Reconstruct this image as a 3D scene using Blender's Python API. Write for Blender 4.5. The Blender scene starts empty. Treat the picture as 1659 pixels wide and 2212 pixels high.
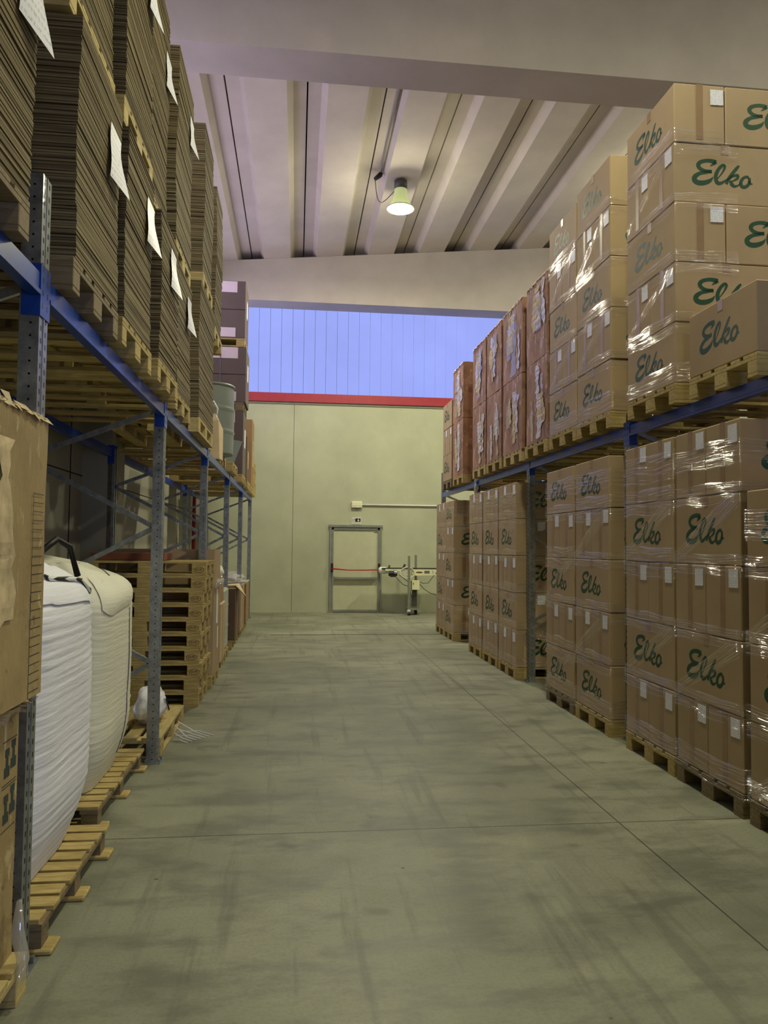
import bpy, bmesh, math, random
from mathutils import Vector, Matrix, noise
random.seed(7)
S = bpy.context.scene
COL = S.collection
# ------------------------------------------------------------------ camera
F_, YAW, PIT, ROL, CH = 1637.0, .1144, .0452, .0099, 1.6249
cy, sy, cp, sp = math.cos(YAW), math.sin(YAW), math.cos(PIT), math.sin(PIT)
fw = Vector((sy*cp, cy*cp, sp)); rt = Vector((cy, -sy, 0)); up = rt.cross(fw)
cr, sr = math.cos(ROL), math.sin(ROL)
r2 = cr*rt + sr*up; u2 = -sr*rt + cr*up
cd = bpy.data.cameras.new('camera'); cam = bpy.data.objects.new('camera', cd); COL.objects.link(cam)
cam.matrix_world = Matrix(((r2.x, u2.x, -fw.x, 0), (r2.y, u2.y, -fw.y, 0), (r2.z, u2.z, -fw.z, CH), (0, 0, 0, 1)))
cd.sensor_fit = 'VERTICAL'; cd.sensor_height = 36; cd.lens = F_/2212*36; cd.clip_start = .05
S.camera = cam
# ------------------------------------------------------------------ light levels
S.view_settings.view_transform = 'Standard'; S.view_settings.look = 'None'
S.view_settings.exposure = 0.0; S.view_settings.gamma = 1
WIN_COL = (.33, .40, .93); WIN_STR = 1.08        # dusk light in the clerestory glazing in view
SIDE_COL = (.72, .64, .90); SIDE_STR = 4.2      # glazing bands on the other walls
LAMP_COL = (1.0, .97, .68); LAMP_W = [290, 170, 70, 260, 200]
w = bpy.data.worlds.new('dusk'); S.world = w; w.use_nodes = True
w.node_tree.nodes['Background'].inputs[0].default_value = (.4, .42, .7, 1)
w.node_tree.nodes['Background'].inputs[1].default_value = .3

# ------------------------------------------------------------------ node helpers
def lin(c): return tuple(((v/255)/12.92 if v/255 <= .04045 else ((v/255+.055)/1.055)**2.4) for v in c)
class NT:
    def __init__(s, name):
        s.m = bpy.data.materials.new(name); s.m.use_nodes = True; s.t = s.m.node_tree
        s.b = s.t.nodes['Principled BSDF']; s.out = s.t.nodes['Material Output']
    def n(s, typ, **kw):
        nd = s.t.nodes.new(typ)
        for k, v in kw.items():
            if k.startswith('i_'):
                key = k[2:]; key = int(key) if key.isdigit() else key
                nd.inputs[key].default_value = v
            else: setattr(nd, k, v)
        return nd
    def l(s, a, b): s.t.links.new(a, b)
    def coord(s, which='Object', scale=(1, 1, 1)):
        c = s.n('ShaderNodeTexCoord'); mp = s.n('ShaderNodeMapping'); mp.inputs['Scale'].default_value = scale
        s.l(c.outputs[which], mp.inputs[0]); return mp.outputs[0]
    def noise(s, vec, scale=5, detail=4, rough=.55):
        nd = s.n('ShaderNodeTexNoise'); nd.inputs['Scale'].default_value = scale
        nd.inputs['Detail'].default_value = detail; nd.inputs['Roughness'].default_value = rough
        s.l(vec, nd.inputs['Vector']); return nd.outputs['Fac']
    def ramp(s, fac, stops):
        r = s.n('ShaderNodeValToRGB'); e = r.color_ramp.elements
        while len(e) < len(stops): e.new(.5)
        for i, (p, c) in enumerate(stops):
            e[i].position = p; e[i].color = (*c, 1) if len(c) == 3 else c
        s.l(fac, r.inputs[0]); return r.outputs[0]
    def mix(s, fac, a, b, typ='MIX'):
        m = s.n('ShaderNodeMix', data_type='RGBA', blend_type=typ)
        for sock, v in ((m.inputs[0], fac), (m.inputs[6], a), (m.inputs[7], b)):
            if hasattr(v, 'is_output'): s.l(v, sock)
            elif isinstance(v, (int, float)): sock.default_value = v
            else: sock.default_value = (*v, 1)
        return m.outputs[2]
    def math(s, op, a, b=None, c=None):
        m = s.n('ShaderNodeMath', operation=op)
        for i, v in enumerate((a, b, c)):
            if v is None: continue
            if hasattr(v, 'is_output'): s.l(v, m.inputs[i])
            else: m.inputs[i].default_value = v
        return m.outputs[0]
    def xyz(s, vec):
        x = s.n('ShaderNodeSeparateXYZ'); s.l(vec, x.inputs[0]); return x.outputs
    def bump(s, h, strength=.3, dist=.01):
        b = s.n('ShaderNodeBump'); b.inputs['Strength'].default_value = strength; b.inputs['Distance'].default_value = dist
        s.l(h, b.inputs['Height']); s.l(b.outputs[0], s.b.inputs['Normal'])
    def set(s, base=None, rough=None, metal=None, spec=None):
        for key, v in (('Base Color', base), ('Roughness', rough), ('Metallic', metal), ('Specular IOR Level', spec)):
            if v is None: continue
            if hasattr(v, 'is_output'): s.l(v, s.b.inputs[key])
            elif key == 'Base Color': s.b.inputs[key].default_value = (*v, 1)
            else: s.b.inputs[key].default_value = v
        return s.m
M = {}
def plain(name, c, rough=.6, metal=0, var=.12, scale=6, bump=0):
    t = NT(name); v = t.coord('Object'); f = t.noise(v, scale)
    c = lin(c); lo = tuple(x*(1-var) for x in c); hi = tuple(min(1, x*(1+var)) for x in c)
    t.set(t.ramp(f, [(.3, lo), (.7, hi)]), rough, metal)
    if bump: t.bump(t.noise(v, scale*6), bump, .005)
    M[name] = t.m; return t.m
# concrete floor with joints, tyre scuffs and stains
t = NT('floor_concrete'); v = t.coord('Object')
f1 = t.noise(v, .55, 6, .6); f2 = t.noise(t.coord('Object', (1.1, 2.6, 1)), 1.5, 8, .68); f3 = t.noise(v, 60, 3, .7)
base = t.ramp(f1, [(.3, lin((112, 114, 96))), (.55, lin((142, 143, 122))), (.75, lin((160, 160, 138)))])
base = t.mix(t.ramp(f2, [(.38, (.62, .62, .62)), (.53, (0, 0, 0))]), base, lin((92, 93, 79)))
st = t.n('ShaderNodeTexVoronoi'); st.inputs['Scale'].default_value = 1.3
wv = t.n('ShaderNodeVectorMath', operation='ADD'); nz = t.n('ShaderNodeTexNoise'); nz.inputs['Scale'].default_value = 2.2; t.l(v, nz.inputs['Vector'])
t.l(v, wv.inputs[0]); t.l(nz.outputs['Color'], wv.inputs[1]); t.l(wv.outputs[0], st.inputs['Vector'])
base = t.mix(t.ramp(st.outputs['Distance'], [(.05, (.4, .4, .4)), (.13, (0, 0, 0))]), base, lin((74, 74, 62)))
vo = t.n('ShaderNodeTexVoronoi'); vo.inputs['Scale'].default_value = 2.4; t.l(v, vo.inputs['Vector'])
base = t.mix(t.ramp(vo.outputs['Distance'], [(.018, (.75,)*3), (.03, (0, 0, 0))]), base, lin((52, 50, 42)))
base = t.mix(t.ramp(f3, [(.38, (.25, .25, .25)), (.55, (0, 0, 0))]), base, lin((100, 100, 84)))
# long thin tyre streaks down the aisle
f5 = t.noise(t.coord('Object', (5, .3, 1)), 1.6, 5, .6)
base = t.mix(t.ramp(f5, [(.56, (0, 0, 0)), (.66, (.4, .4, .4))]), base, lin((86, 88, 76)))
X, Y, Z = t.xyz(t.coord('Object'))[:3]
def near_line(c, val, wd): return t.math('LESS_THAN', t.math('ABSOLUTE', t.math('SUBTRACT', c, val)), wd)
j = near_line(X, 1.927, .0045)
for val, wd in ((4.39, .0045), (9.15, .005), (-4, .005)): j = t.math('MAXIMUM', j, near_line(Y, val, wd))
j2 = t.math('MULTIPLY', near_line(Y, 13.97, .06), t.math('GREATER_THAN', X, -.45))
j = t.math('MAXIMUM', j, t.math('MULTIPLY', j2, .85))
base = t.mix(t.math('MULTIPLY', j, .8), base, lin((40, 40, 34)))
t.set(base, t.ramp(f2, [(.3, (.42,)*3), (.7, (.6,)*3)]), 0, .4); t.bump(f3, .08, .004); M['floor'] = t.m
def concrete(name, c, grime=.25, sc=1.0):
    t = NT(name); v = t.coord('Object'); f = t.noise(v, 1.2*sc, 6, .6); g = t.noise(t.coord('Object', (3, 3, .5)), 2.2, 5, .6); s = t.noise(v, 45, 3)
    c = lin(c); b = t.ramp(f, [(.3, tuple(x*.88 for x in c)), (.7, tuple(min(1, x*1.06) for x in c))])
    b = t.mix(t.ramp(g, [(.6, (0, 0, 0)), (.8, (grime,)*3)]), b, tuple(x*.6 for x in c))
    b = t.mix(t.ramp(s, [(.66, (0, 0, 0)), (.74, (.25,)*3)]), b, tuple(x*.7 for x in c))
    t.set(b, .85, 0, .25); t.bump(s, .06, .004); M[name] = t.m; return t.m
concrete('ceil_concrete', (194, 184, 174), .12); concrete('beam_concrete', (182, 173, 165), .12); concrete('wall_concrete', (180, 182, 154), .15)
concrete('side_concrete', (150, 148, 132), .3)
def cardboard(name, c, stain=.1, seed=0):
    t = NT(name); v = t.coord('Object'); f = t.noise(v, 2.2+seed, 5, .6); g = t.noise(t.coord('Object', (1, 1, 30)), 3, 3)
    c = lin(c); b = t.ramp(f, [(.3, tuple(x*.9 for x in c)), (.7, tuple(min(1, x*1.07) for x in c))])
    b = t.mix(t.ramp(t.noise(v, 7, 4), [(.6, (0, 0, 0)), (.75, (stain,)*3)]), b, tuple(x*.5 for x in c))
    oi = t.n('ShaderNodeObjectInfo')
    b = t.mix(t.math('MULTIPLY', oi.outputs['Random'], .10), b, tuple(x*.55 for x in c))
    t.set(b, .72, 0, .3); M[name] = t.m; return t.m
cardboard('carton', (176, 153, 119)); cardboard('carton_dark', (104, 82, 64)); cardboard('carton_shelf', (150, 120, 84)); cardboard('carton_purple', (104, 90, 84))
# worn reddish bulk carton with torn paper and stripped print
def worn(name, c, c2, patch, thr=.56):
    t = NT(name); v = t.coord('Object'); f = t.noise(v, 1.8, 6, .65)
    b = t.ramp(f, [(.34, lin(c)), (.62, lin(c2))])
    p = t.noise(t.coord('Object', (2.2, 2.2, .8)), 3.1, 7, .72)
    k = t.ramp(p, [(thr, (0, 0, 0)), (thr+.025, (1, 1, 1))]); b = t.mix(k, b, lin(patch))
    e_ = t.noise(v, 5.5, 7, .7); b = t.mix(t.ramp(e_, [(.40, (.55,)*3), (.47, (0, 0, 0))]), b, tuple(x*.62 for x in lin(c)))
    q = t.noise(t.coord('Object', (6, 6, .5)), 4, 5, .6)
    b = t.mix(t.ramp(q, [(.64, (0, 0, 0)), (.7, (.7,)*3)]), b, lin((210, 200, 182)))
    d = t.noise(v, 9, 5); b = t.mix(t.ramp(d, [(.66, (0, 0, 0)), (.72, (.6,)*3)]), b, lin((70, 44, 32)))
    t.set(b, t.ramp(k, [(0, (.7,)*3), (1, (.4,)*3)]), 0, .4); t.bump(p, .5, .02); M[name] = t.m
worn('worn_red', (142, 104, 82), (172, 132, 106), (190, 150, 128), .56); worn('worn_tan', (150, 128, 88), (172, 150, 104), (190, 172, 128), .58)
# stacked cardboard sheets, edge on
t = NT('sheet_edge'); v = t.coord('Object'); z = t.xyz(t.coord('Object', (1, 1, 1)))[2]
wl = t.noise(t.coord('Object', (1.2, 1.2, 130)), 1.0, 2, .5)
c0 = t.ramp(wl, [(.36, lin((80, 70, 50))), (.5, lin((118, 106, 78))), (.64, lin((144, 130, 96)))])
c0 = t.mix(t.ramp(t.noise(v, 1.4, 4), [(.35, (.35,)*3), (.65, (0, 0, 0))]), c0, lin((110, 90, 62)))
t.set(c0, .8, 0, .2); t.bump(wl, .6, .008); M['sheet_edge'] = t.m
def wood(name, c, c2):
    t = NT(name); v = t.coord('Object', (1, 1, 1)); f = t.noise(t.coord('Object', (3, 22, 22)), 2.2, 5, .6)
    oi = t.n('ShaderNodeObjectInfo'); b = t.ramp(f, [(.3, lin(c2)), (.7, lin(c))])
    b = t.mix(t.ramp(t.noise(v, 5, 4), [(.5, (0, 0, 0)), (.75, (.5,)*3)]), b, tuple(x*.6 for x in lin(c2)))
    b = t.mix(t.math('MULTIPLY', oi.outputs['Random'], .3), b, tuple(x*.6 for x in lin(c)))
    t.set(b, .75, 0, .25); t.bump(f, .25, .004); M[name] = t.m
wood('wood', (202, 180, 120), (150, 128, 76)); wood('wood_grey', (150, 134, 104), (110, 94, 68)); wood('wood_light', (208, 190, 134), (172, 150, 94))
def galv(name, slots=None):
    t = NT(name); v = t.coord('Object'); f = t.noise(v, 14, 4, .7)
    b = t.ramp(f, [(.3, lin((120, 124, 126))), (.7, lin((168, 172, 174)))])
    if slots:
        X, Y, Z = t.xyz(t.coord('Object'))[:3]; g = t.n('ShaderNodeNewGeometry'); nx = t.math('ABSOLUTE', t.xyz(g.outputs['Normal'])[0])
        # two rows of slots on the aisle face, small round holes on the flanks
        zz = t.math('FRACT', t.math('MULTIPLY', Z, 20.0)); zz2 = t.math('FRACT', t.math('ADD', t.math('MULTIPLY', Z, 20.0), .3))
        a = t.math('MULTIPLY', t.math('LESS_THAN', t.math('ABSOLUTE', t.math('SUBTRACT', Y, -.026)), .0075), t.math('LESS_THAN', zz, .42))
        c = t.math('MULTIPLY', t.math('LESS_THAN', t.math('ABSOLUTE', t.math('SUBTRACT', Y, .026)), .0075), t.math('LESS_THAN', zz2, .42))
        face = t.math('MULTIPLY', t.math('MAXIMUM', a, c), t.math('GREATER_THAN', nx, .7))
        zc_ = t.math('SUBTRACT', t.math('MULTIPLY', t.math('FRACT', t.math('MULTIPLY', Z, 20.0)), .05), .025)
        dd = t.math('ADD', t.math('POWER', t.math('ABSOLUTE', t.math('ADD', X, -.006)), 2), t.math('POWER', t.math('ABSOLUTE', zc_), 2))
        hole = t.math('MULTIPLY', t.math('LESS_THAN', dd, .00002), t.math('LESS_THAN', nx, .5))
        b = t.mix(t.math('MAXIMUM', face, hole), b, (.004, .004, .004))
    t.set(b, .36, .75); M[name] = t.m
galv('galv'); galv('galv_post', True)
t = NT('blue_paint'); f = t.noise(t.coord('Object'), 4, 4)
t.set(t.ramp(f, [(.3, lin((18, 52, 128))), (.7, lin((26, 68, 156)))]), .3, 0, .5); M['blue'] = t.m
plain('red_paint', (158, 38, 52), .5, var=.1); plain('grey_trim', (120, 118, 100), .6); plain('green_ink', (12, 68, 42), .55, var=.2, scale=20)
plain('alu', (150, 152, 140), .4, .6); plain('door_cream', (190, 190, 158), .55, var=.05); plain('black', (16, 16, 16), .5); plain('white_plastic', (226, 224, 210), .45, var=.04)
plain('paper', (238, 238, 244), .6, var=.05); plain('paper_old', (206, 198, 206), .4, var=.2, scale=12); plain('dark_joint', (10, 9, 8), .9); plain('drum_grey', (128, 136, 128), .45, var=.1, scale=3)
plain('conveyor_cream', (224, 222, 178), .45, var=.05); plain('strap_grey', (110, 100, 112), .5); plain('red_bar', (190, 40, 34), .4); plain('pink_label', (214, 196, 200), .6, var=.04)
plain('steel_dark', (84, 84, 76), .5, .5); plain('cream_can', (214, 190, 150), .5, var=.08); plain('brown_tape', (150, 122, 92), .35, var=.1, scale=9)
plain('torn_card', (196, 176, 138), .8, var=.3, scale=14); plain('grey_wrap', (176, 178, 168), .35, var=.12); plain('blk_print', (44, 58, 56), .6, var=.1)
plain('brick_red', (110, 60, 40), .8, var=.3)
# woven white bag
def bagmat(name, c):
    t = NT(name); v = t.coord('Object'); f = t.noise(v, 2, 5)
    c = lin(c); b = t.ramp(f, [(.3, tuple(x*.9 for x in c)), (.7, c)])
    b = t.mix(t.ramp(t.noise(v, 12, 5, .7), [(.72, (0, 0, 0)), (.78, (.35,)*3)]), b, lin((120, 116, 110)))
    t.set(b, .6, 0, .3); t.bump(t.noise(t.coord('Object', (2, 2, 26)), 3, 4), .35, .01); M[name] = t.m
bagmat('bag_white', (236, 236, 246)); bagmat('bag_cream', (226, 224, 206))
t = NT('cord_stripe'); wv = t.n('ShaderNodeTexWave', wave_type='BANDS'); wv.inputs['Scale'].default_value = 16; t.l(t.coord('Object', (1, 1, 1)), wv.inputs['Vector'])
t.set(t.ramp(wv.outputs['Fac'], [(.45, (.01, .01, .01)), (.55, (.8, .8, .8))]), .7); M['cord'] = t.m
# shipping label with printed lines
t = NT('label_print'); v = t.coord('Generated'); X, Y, Z = t.xyz(v)[:3]
ln = t.math('LESS_THAN', t.math('FRACT', t.math('MULTIPLY', Z, 9)), .38); nn = t.noise(t.coord('Object', (90, 90, 40)), 1, 2)
k = t.math('MULTIPLY', ln, t.math('GREATER_THAN', nn, .5))
t.set(t.mix(t.math('MULTIPLY', k, .4), lin((232, 232, 240)), lin((110, 110, 120))), .5); M['label'] = t.m
# stretch film: thin, clear, wrinkled
def filmmat(name, base, hi, dfw=.12):
    t = NT(name); tr = t.n('ShaderNodeBsdfTransparent'); gl = t.n('ShaderNodeBsdfGlossy'); gl.inputs['Roughness'].default_value = .07
    gl.inputs['Color'].default_value = (.95, .95, 1, 1); df = t.n('ShaderNodeBsdfDiffuse'); df.inputs['Color'].default_value = (.62, .6, .56, 1)
    wr = t.noise(t.coord('UV', (.9, 11, 1)), 1.5, 3, .55)
    bp = t.n('ShaderNodeBump'); bp.inputs['Strength'].default_value = .9; bp.inputs['Distance'].default_value = .02
    t.l(wr, bp.inputs['Height']); t.l(bp.outputs[0], gl.inputs['Normal'])
    m0 = t.n('ShaderNodeMixShader'); m0.inputs[0].default_value = dfw; t.l(gl.outputs[0], m0.inputs[1]); t.l(df.outputs[0], m0.inputs[2])
    mx = t.n('ShaderNodeMixShader'); t.l(t.ramp(wr, [(.53, (base,)*3), (.56, (hi,)*3), (.59, (base,)*3), (.66, (base,)*3), (.68, (hi,)*3)]), mx.inputs[0])
    t.l(tr.outputs[0], mx.inputs[1]); t.l(m0.outputs[0], mx.inputs[2]); t.l(mx.outputs[0], t.out.inputs[0]); M[name] = t.m
filmmat('film', .045, .6); filmmat('film_heap', .45, .9, .6)
def emis(name, c, s):
    t = NT(name); e = t.n('ShaderNodeEmission'); e.inputs[1].default_value = s
    f = t.noise(t.coord('Object'), .7, 4)
    t.l(t.ramp(f, [(.3, tuple(x*.9 for x in c)), (.7, c)]), e.inputs[0]); t.l(e.outputs[0], t.out.inputs[0]); M[name] = t.m
emis('win_glow', WIN_COL, WIN_STR); emis('side_glow', SIDE_COL, SIDE_STR); emis('door_glow', (.50, .56, .98), 5.5); emis('lens_glow', (1, 1, .85), 14)
t = NT('shade'); t.set(lin((190, 196, 150)), .35); t.b.inputs['Emission Color'].default_value = (.9, 1, .5, 1); t.b.inputs['Emission Strength'].default_value = .22
t.b.inputs['Transmission Weight'].default_value = .3; M['shade'] = t.m

# ------------------------------------------------------------------ mesh helpers
class MB:
    def __init__(s): s.v = []; s.f = []; s.mi = []; s.uv = {}
    def add(s, vs, fs, mi=0):
        o = len(s.v); s.v += [tuple(p) for p in vs]
        for f in fs: s.f.append(tuple(i+o for i in f)); s.mi.append(mi)
        return s
    def box(s, x0, y0, z0, x1, y1, z1, mi=0):
        vs = [(x, y, z) for z in (z0, z1) for y in (y0, y1) for x in (x0, x1)]
        return s.add(vs, [(0, 2, 3, 1), (4, 5, 7, 6), (0, 1, 5, 4), (2, 6, 7, 3), (0, 4, 6, 2), (1, 3, 7, 5)], mi)
    def bar(s, a, b, w_, h_, mi=0):
        a, b = Vector(a), Vector(b); d = (b-a).normalized(); ref = Vector((0, 0, 1)) if abs(d.z) < .9 else Vector((1, 0, 0))
        e1 = d.cross(ref).normalized()*w_/2; e2 = d.cross(e1).normalized()*h_/2
        vs = [p+i*e1+j*e2 for p in (a, b) for (i, j) in ((-1, -1), (1, -1), (1, 1), (-1, 1))]
        return s.add(vs, [(3, 2, 1, 0), (4, 5, 6, 7), (0, 1, 5, 4), (1, 2, 6, 5), (2, 3, 7, 6), (3, 0, 4, 7)], mi)
    def tube(s, pts, r, n=8, mi=0):
        pts = [Vector(p) for p in pts]; rings = []
        for i, p in enumerate(pts):
            d = (pts[min(i+1, len(pts)-1)]-pts[max(i-1, 0)]).normalized(); ref = Vector((0, 0, 1)) if abs(d.z) < .9 else Vector((1, 0, 0))
            e1 = d.cross(ref).normalized(); e2 = d.cross(e1)
            rr = r[i] if isinstance(r, (list, tuple)) else r
            rings.append([p+rr*(math.cos(2*math.pi*k/n)*e1+math.sin(2*math.pi*k/n)*e2) for k in range(n)])
        vs = [q for rg in rings for q in rg]; fs = []
        for i in range(len(pts)-1):
            for k in range(n): fs.append((i*n+k, i*n+(k+1) % n, (i+1)*n+(k+1) % n, (i+1)*n+k))
        fs.append(tuple(range(n))[::-1]); fs.append(tuple((len(pts)-1)*n+k for k in range(n)))
        return s.add(vs, fs, mi)
    def lathe(s, prof, c=(0, 0, 0), n=32, mi=0):
        vs = [(c[0]+r*math.cos(2*math.pi*k/n), c[1]+r*math.sin(2*math.pi*k/n), c[2]+z) for r, z in prof for k in range(n)]
        fs = [(i*n+k, i*n+(k+1) % n, (i+1)*n+(k+1) % n, (i+1)*n+k) for i in range(len(prof)-1) for k in range(n)]
        return s.add(vs, fs, mi)
    def mesh(s, name, mats, smooth=False, bevel=0):
        me = bpy.data.meshes.new(name); me.from_pydata(s.v, [], s.f)
        if not isinstance(mats, (list, tuple)): mats = [mats]
        for m in mats: me.materials.append(M[m])
        me.polygons.foreach_set('material_index', s.mi)
        if smooth: me.polygons.foreach_set('use_smooth', [True]*len(me.polygons))
        bm = bmesh.new(); bm.from_mesh(me)
        if bevel: bmesh.ops.bevel(bm, geom=bm.edges[:], offset=bevel, segments=1, affect='EDGES')
        bmesh.ops.recalc_face_normals(bm, faces=bm.faces[:]); bm.to_mesh(me); bm.free()
        me.update(); return me
    def build(s, name, mats, parent=None, smooth=False, bevel=0, loc=None):
        return link(name, s.mesh(name, mats, smooth, bevel), parent, loc)
def link(name, me, parent=None, loc=None):
    o = bpy.data.objects.new(name, me); COL.objects.link(o)
    if parent: o.parent = parent
    if loc: o.location = loc
    return o
def tag(o, label=None, cat=None, group=None, kind=None):
    if label: o['label'] = label
    if cat: o['category'] = cat
    if group: o['group'] = group
    if kind: o['kind'] = kind
    return o
def root(name, loc, rz=0, label=None, cat=None, group=None):
    o = bpy.data.objects.new(name, None); COL.objects.link(o); o.location = loc; o.rotation_euler = (0, 0, rz); o.empty_display_size = .1
    return tag(o, label, cat, group)
def structure(o): o['kind'] = 'structure'; return o
def font_mesh(txt, size, mat, name='printed_text'):
    cu = bpy.data.curves.new('txt', 'FONT'); cu.body = txt; cu.size = size; cu.align_x = 'CENTER'; cu.align_y = 'CENTER'; cu.resolution_u = 3
    o = bpy.data.objects.new('txt', cu); COL.objects.link(o)
    dg = bpy.context.evaluated_depsgraph_get(); me = bpy.data.meshes.new_from_object(o.evaluated_get(dg))
    bpy.data.objects.remove(o); me.name = name; me.materials.clear(); me.materials.append(M[mat]); return me
def crumple(me, amp, sc, seed=0.0):
    for v in me.vertices:
        p = v.co*sc+Vector((seed, seed*1.7, seed*.3)); v.co += Vector((noise.noise(p), noise.noise(p+Vector((9, 3, 1))), noise.noise(p+Vector((2, 7, 5)))))*amp
    me.update()

# ================================================================== SETTING
WY = 18.585; LX = -2.36; RX = 9.0; BY = -7.5; GX0, GX1 = 2.6, 6.2
def zc(x): return 8.30+.094*(x+1.83)
# floor
structure(MB().box(LX-.2, BY-.2, -.2, RX+.2, WY+.2, 0).build('floor', 'floor'))
# far wall, precast panels with a vertical seam, door opening at 0.86..2.03
D0, D1, DH = .80, 2.085, 2.13
mb = MB()
for a, b in ((LX-.2, -.107), (-.099, D0)): mb.box(a, WY, 0, b, WY+.2, 5.13)
mb.box(D0, WY, DH, D1, WY+.2, 5.13); mb.box(D1, WY, 0, RX, WY+.2, 5.13); mb.box(LX-.2, WY, 7.45, RX, WY+.2, 11, 0)
mb.box(-.2, WY+.05, 0, 0, WY+.1, 5.1, 1)
structure(mb.build('wall_far', ['wall_concrete', 'dark_joint']))
structure(MB().box(LX, WY-.05, 5.135, RX, WY+.02, 5.35).build('trim_1', 'red_paint'))
structure(MB().box(LX, WY-.02, 5.08, RX, WY+.02, 5.133).build('trim_2', 'grey_trim'))  # shadow line below the red trim, modelled as a thin grey strip
mb = MB(); x = LX
while x < RX:
    mb.box(x+.004, WY+.02, 5.35, x+.270, WY+.05, 7.45); x += .274
win = structure(mb.build('window_1', 'win_glow'))
MB().box(LX, WY+.055, 5.35, RX, WY+.06, 7.45).build('window_seams', 'grey_trim', win)
# side walls and back wall with their glazing bands
mb = MB(); mb.box(LX-.2, BY, 0, LX, WY, 5.2); mb.box(LX-.2, BY, 7.3, LX, WY, 11); mb.box(LX-.2, BY, 5.2, LX, 6.2, 7.3)
y = BY+1.3
while y < WY: mb.box(LX-.01, y, 0, LX+.006, y+.014, 5.2, 1); y += 2.4
mb.box(LX-.01, BY, 2.36, LX+.004, WY, 2.372, 1)
structure(mb.build('wall_left', ['side_concrete', 'dark_joint']))
structure(MB().box(LX-.12, 6.2, 5.2, LX-.06, WY, 7.3).build('window_2', 'side_glow'))
structure(MB().box(GX0, BY-.16, 0, GX1, BY-.10, 3.6).build('door_2', 'door_glow'))   # open loading gate behind the viewer, dusk outside
structure(MB().box(RX, BY, 0, RX+.2, WY, 11).build('wall_right', 'side_concrete'))
structure(MB().box(LX, BY-.2, 0, GX0, BY, 11).box(GX1, BY-.2, 0, RX, BY, 11).box(GX0, BY-.2, 3.6, GX1, BY, 11).build('wall_back', 'side_concrete'))
for i, y in enumerate((-.55, 8.65, 17.85)):
    p = structure(MB().box(LX, y, 0, LX+.32, y+.6, 7.4).build('trim_%d' % (3+i), 'side_concrete'))
# ceiling: precast ribs, trough between each pair, black joint along each trough
mb = MB(); PITCH = 1.235; nx0 = -1.17-PITCH*1
xs = [nx0+PITCH*k for k in range(10)]
for k, xj in enumerate(xs[:-1]):
    xn = xs[k+1]; g = .012
    pr_ = [(xj+g, .20), (xj+.22, .195), (xj+.31, 0), (xn-.31, 0), (xn-.22, .195), (xn-g, .20), (xn-g, .36), (xj+g, .36)]
    vs = [(px, yy, zc(px)+pz) for yy in (BY, WY) for px, pz in pr_]; n = len(pr_)
    mb.add(vs, [tuple(range(n)), tuple(range(2*n-1, n-1, -1))]+[(i, (i+1) % n, n+(i+1) % n, n+i) for i in range(n)])
mb.add([(xs[0], BY, zc(xs[0])+.4), (xs[-1], BY, zc(xs[-1])+.4), (xs[-1], WY, zc(xs[-1])+.4), (xs[0], WY, zc(xs[0])+.4)], [(0, 1, 2, 3)], 1)
structure(mb.build('ceiling', ['ceil_concrete', 'dark_joint']))
for i, y in enumerate((-.55, 8.65, 17.85)):
    a, b = LX-.1, RX; n = 2
    vs = [(a, y, 7.4), (b, y, 7.4), (b, y, zc(b)-.004), (a, y, zc(a)-.004)]; vs += [(p[0], y+.6, p[2]) for p in vs]
    structure(MB().add(vs, [(0, 1, 2, 3), (7, 6, 5, 4), (0, 4, 5, 1), (1, 5, 6, 2), (2, 6, 7, 3), (3, 7, 4, 0)]).build('trim_%d' % (6+i), 'beam_concrete'))
# door
dr = structure(root('door_1', (1.4425, WY, 0)))
hx = (D1-D0)/2
MB().box(-hx, -.05, 0, -hx+.045, .05, DH).box(hx-.045, -.05, 0, hx, .05, DH).box(-hx-.02, -.06, DH-.045, hx+.02, .05, DH+.01)\
    .box(-hx+.06, -.03, 0, -hx+.10, .03, DH-.06).box(hx-.10, -.03, 0, hx-.06, .03, DH-.06).box(-hx+.06, -.03, DH-.11, hx-.06, .03, DH-.06)\
    .box(-hx-.03, -.05, 0, -hx, .05, .02).build('door_frame', 'alu', dr)
MB().box(-hx+.045, .0, .0, hx-.045, .04, DH-.045).build('door_leaf', 'door_cream', dr)
MB().box(-hx+.10, -.028, .02, hx-.10, -.002, .07).build('kick_rail', 'alu', dr)
pb = MB().tube([(-hx+.06, -.13, 1.07), (-.2, -.15, 1.04), (.2, -.15, 1.04), (hx-.06, -.13, 1.05)], .016).build('panic_bar', 'red_bar', dr, True)
MB().box(-hx+.045, -.14, .98, -hx+.09, 0, 1.2).box(hx-.09, -.14, .98, hx-.045, 0, 1.2).build('bar_bracket', 'black', pb)
MB().box(-hx+.12, -.1, .82, hx-.12, -.03, .86).build('bar_rail', 'alu', dr)
MB().box(hx-.2, -.01, DH-.17, hx-.1, .0, DH-.16).build('closer_plate', 'steel_dark', dr)
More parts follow.
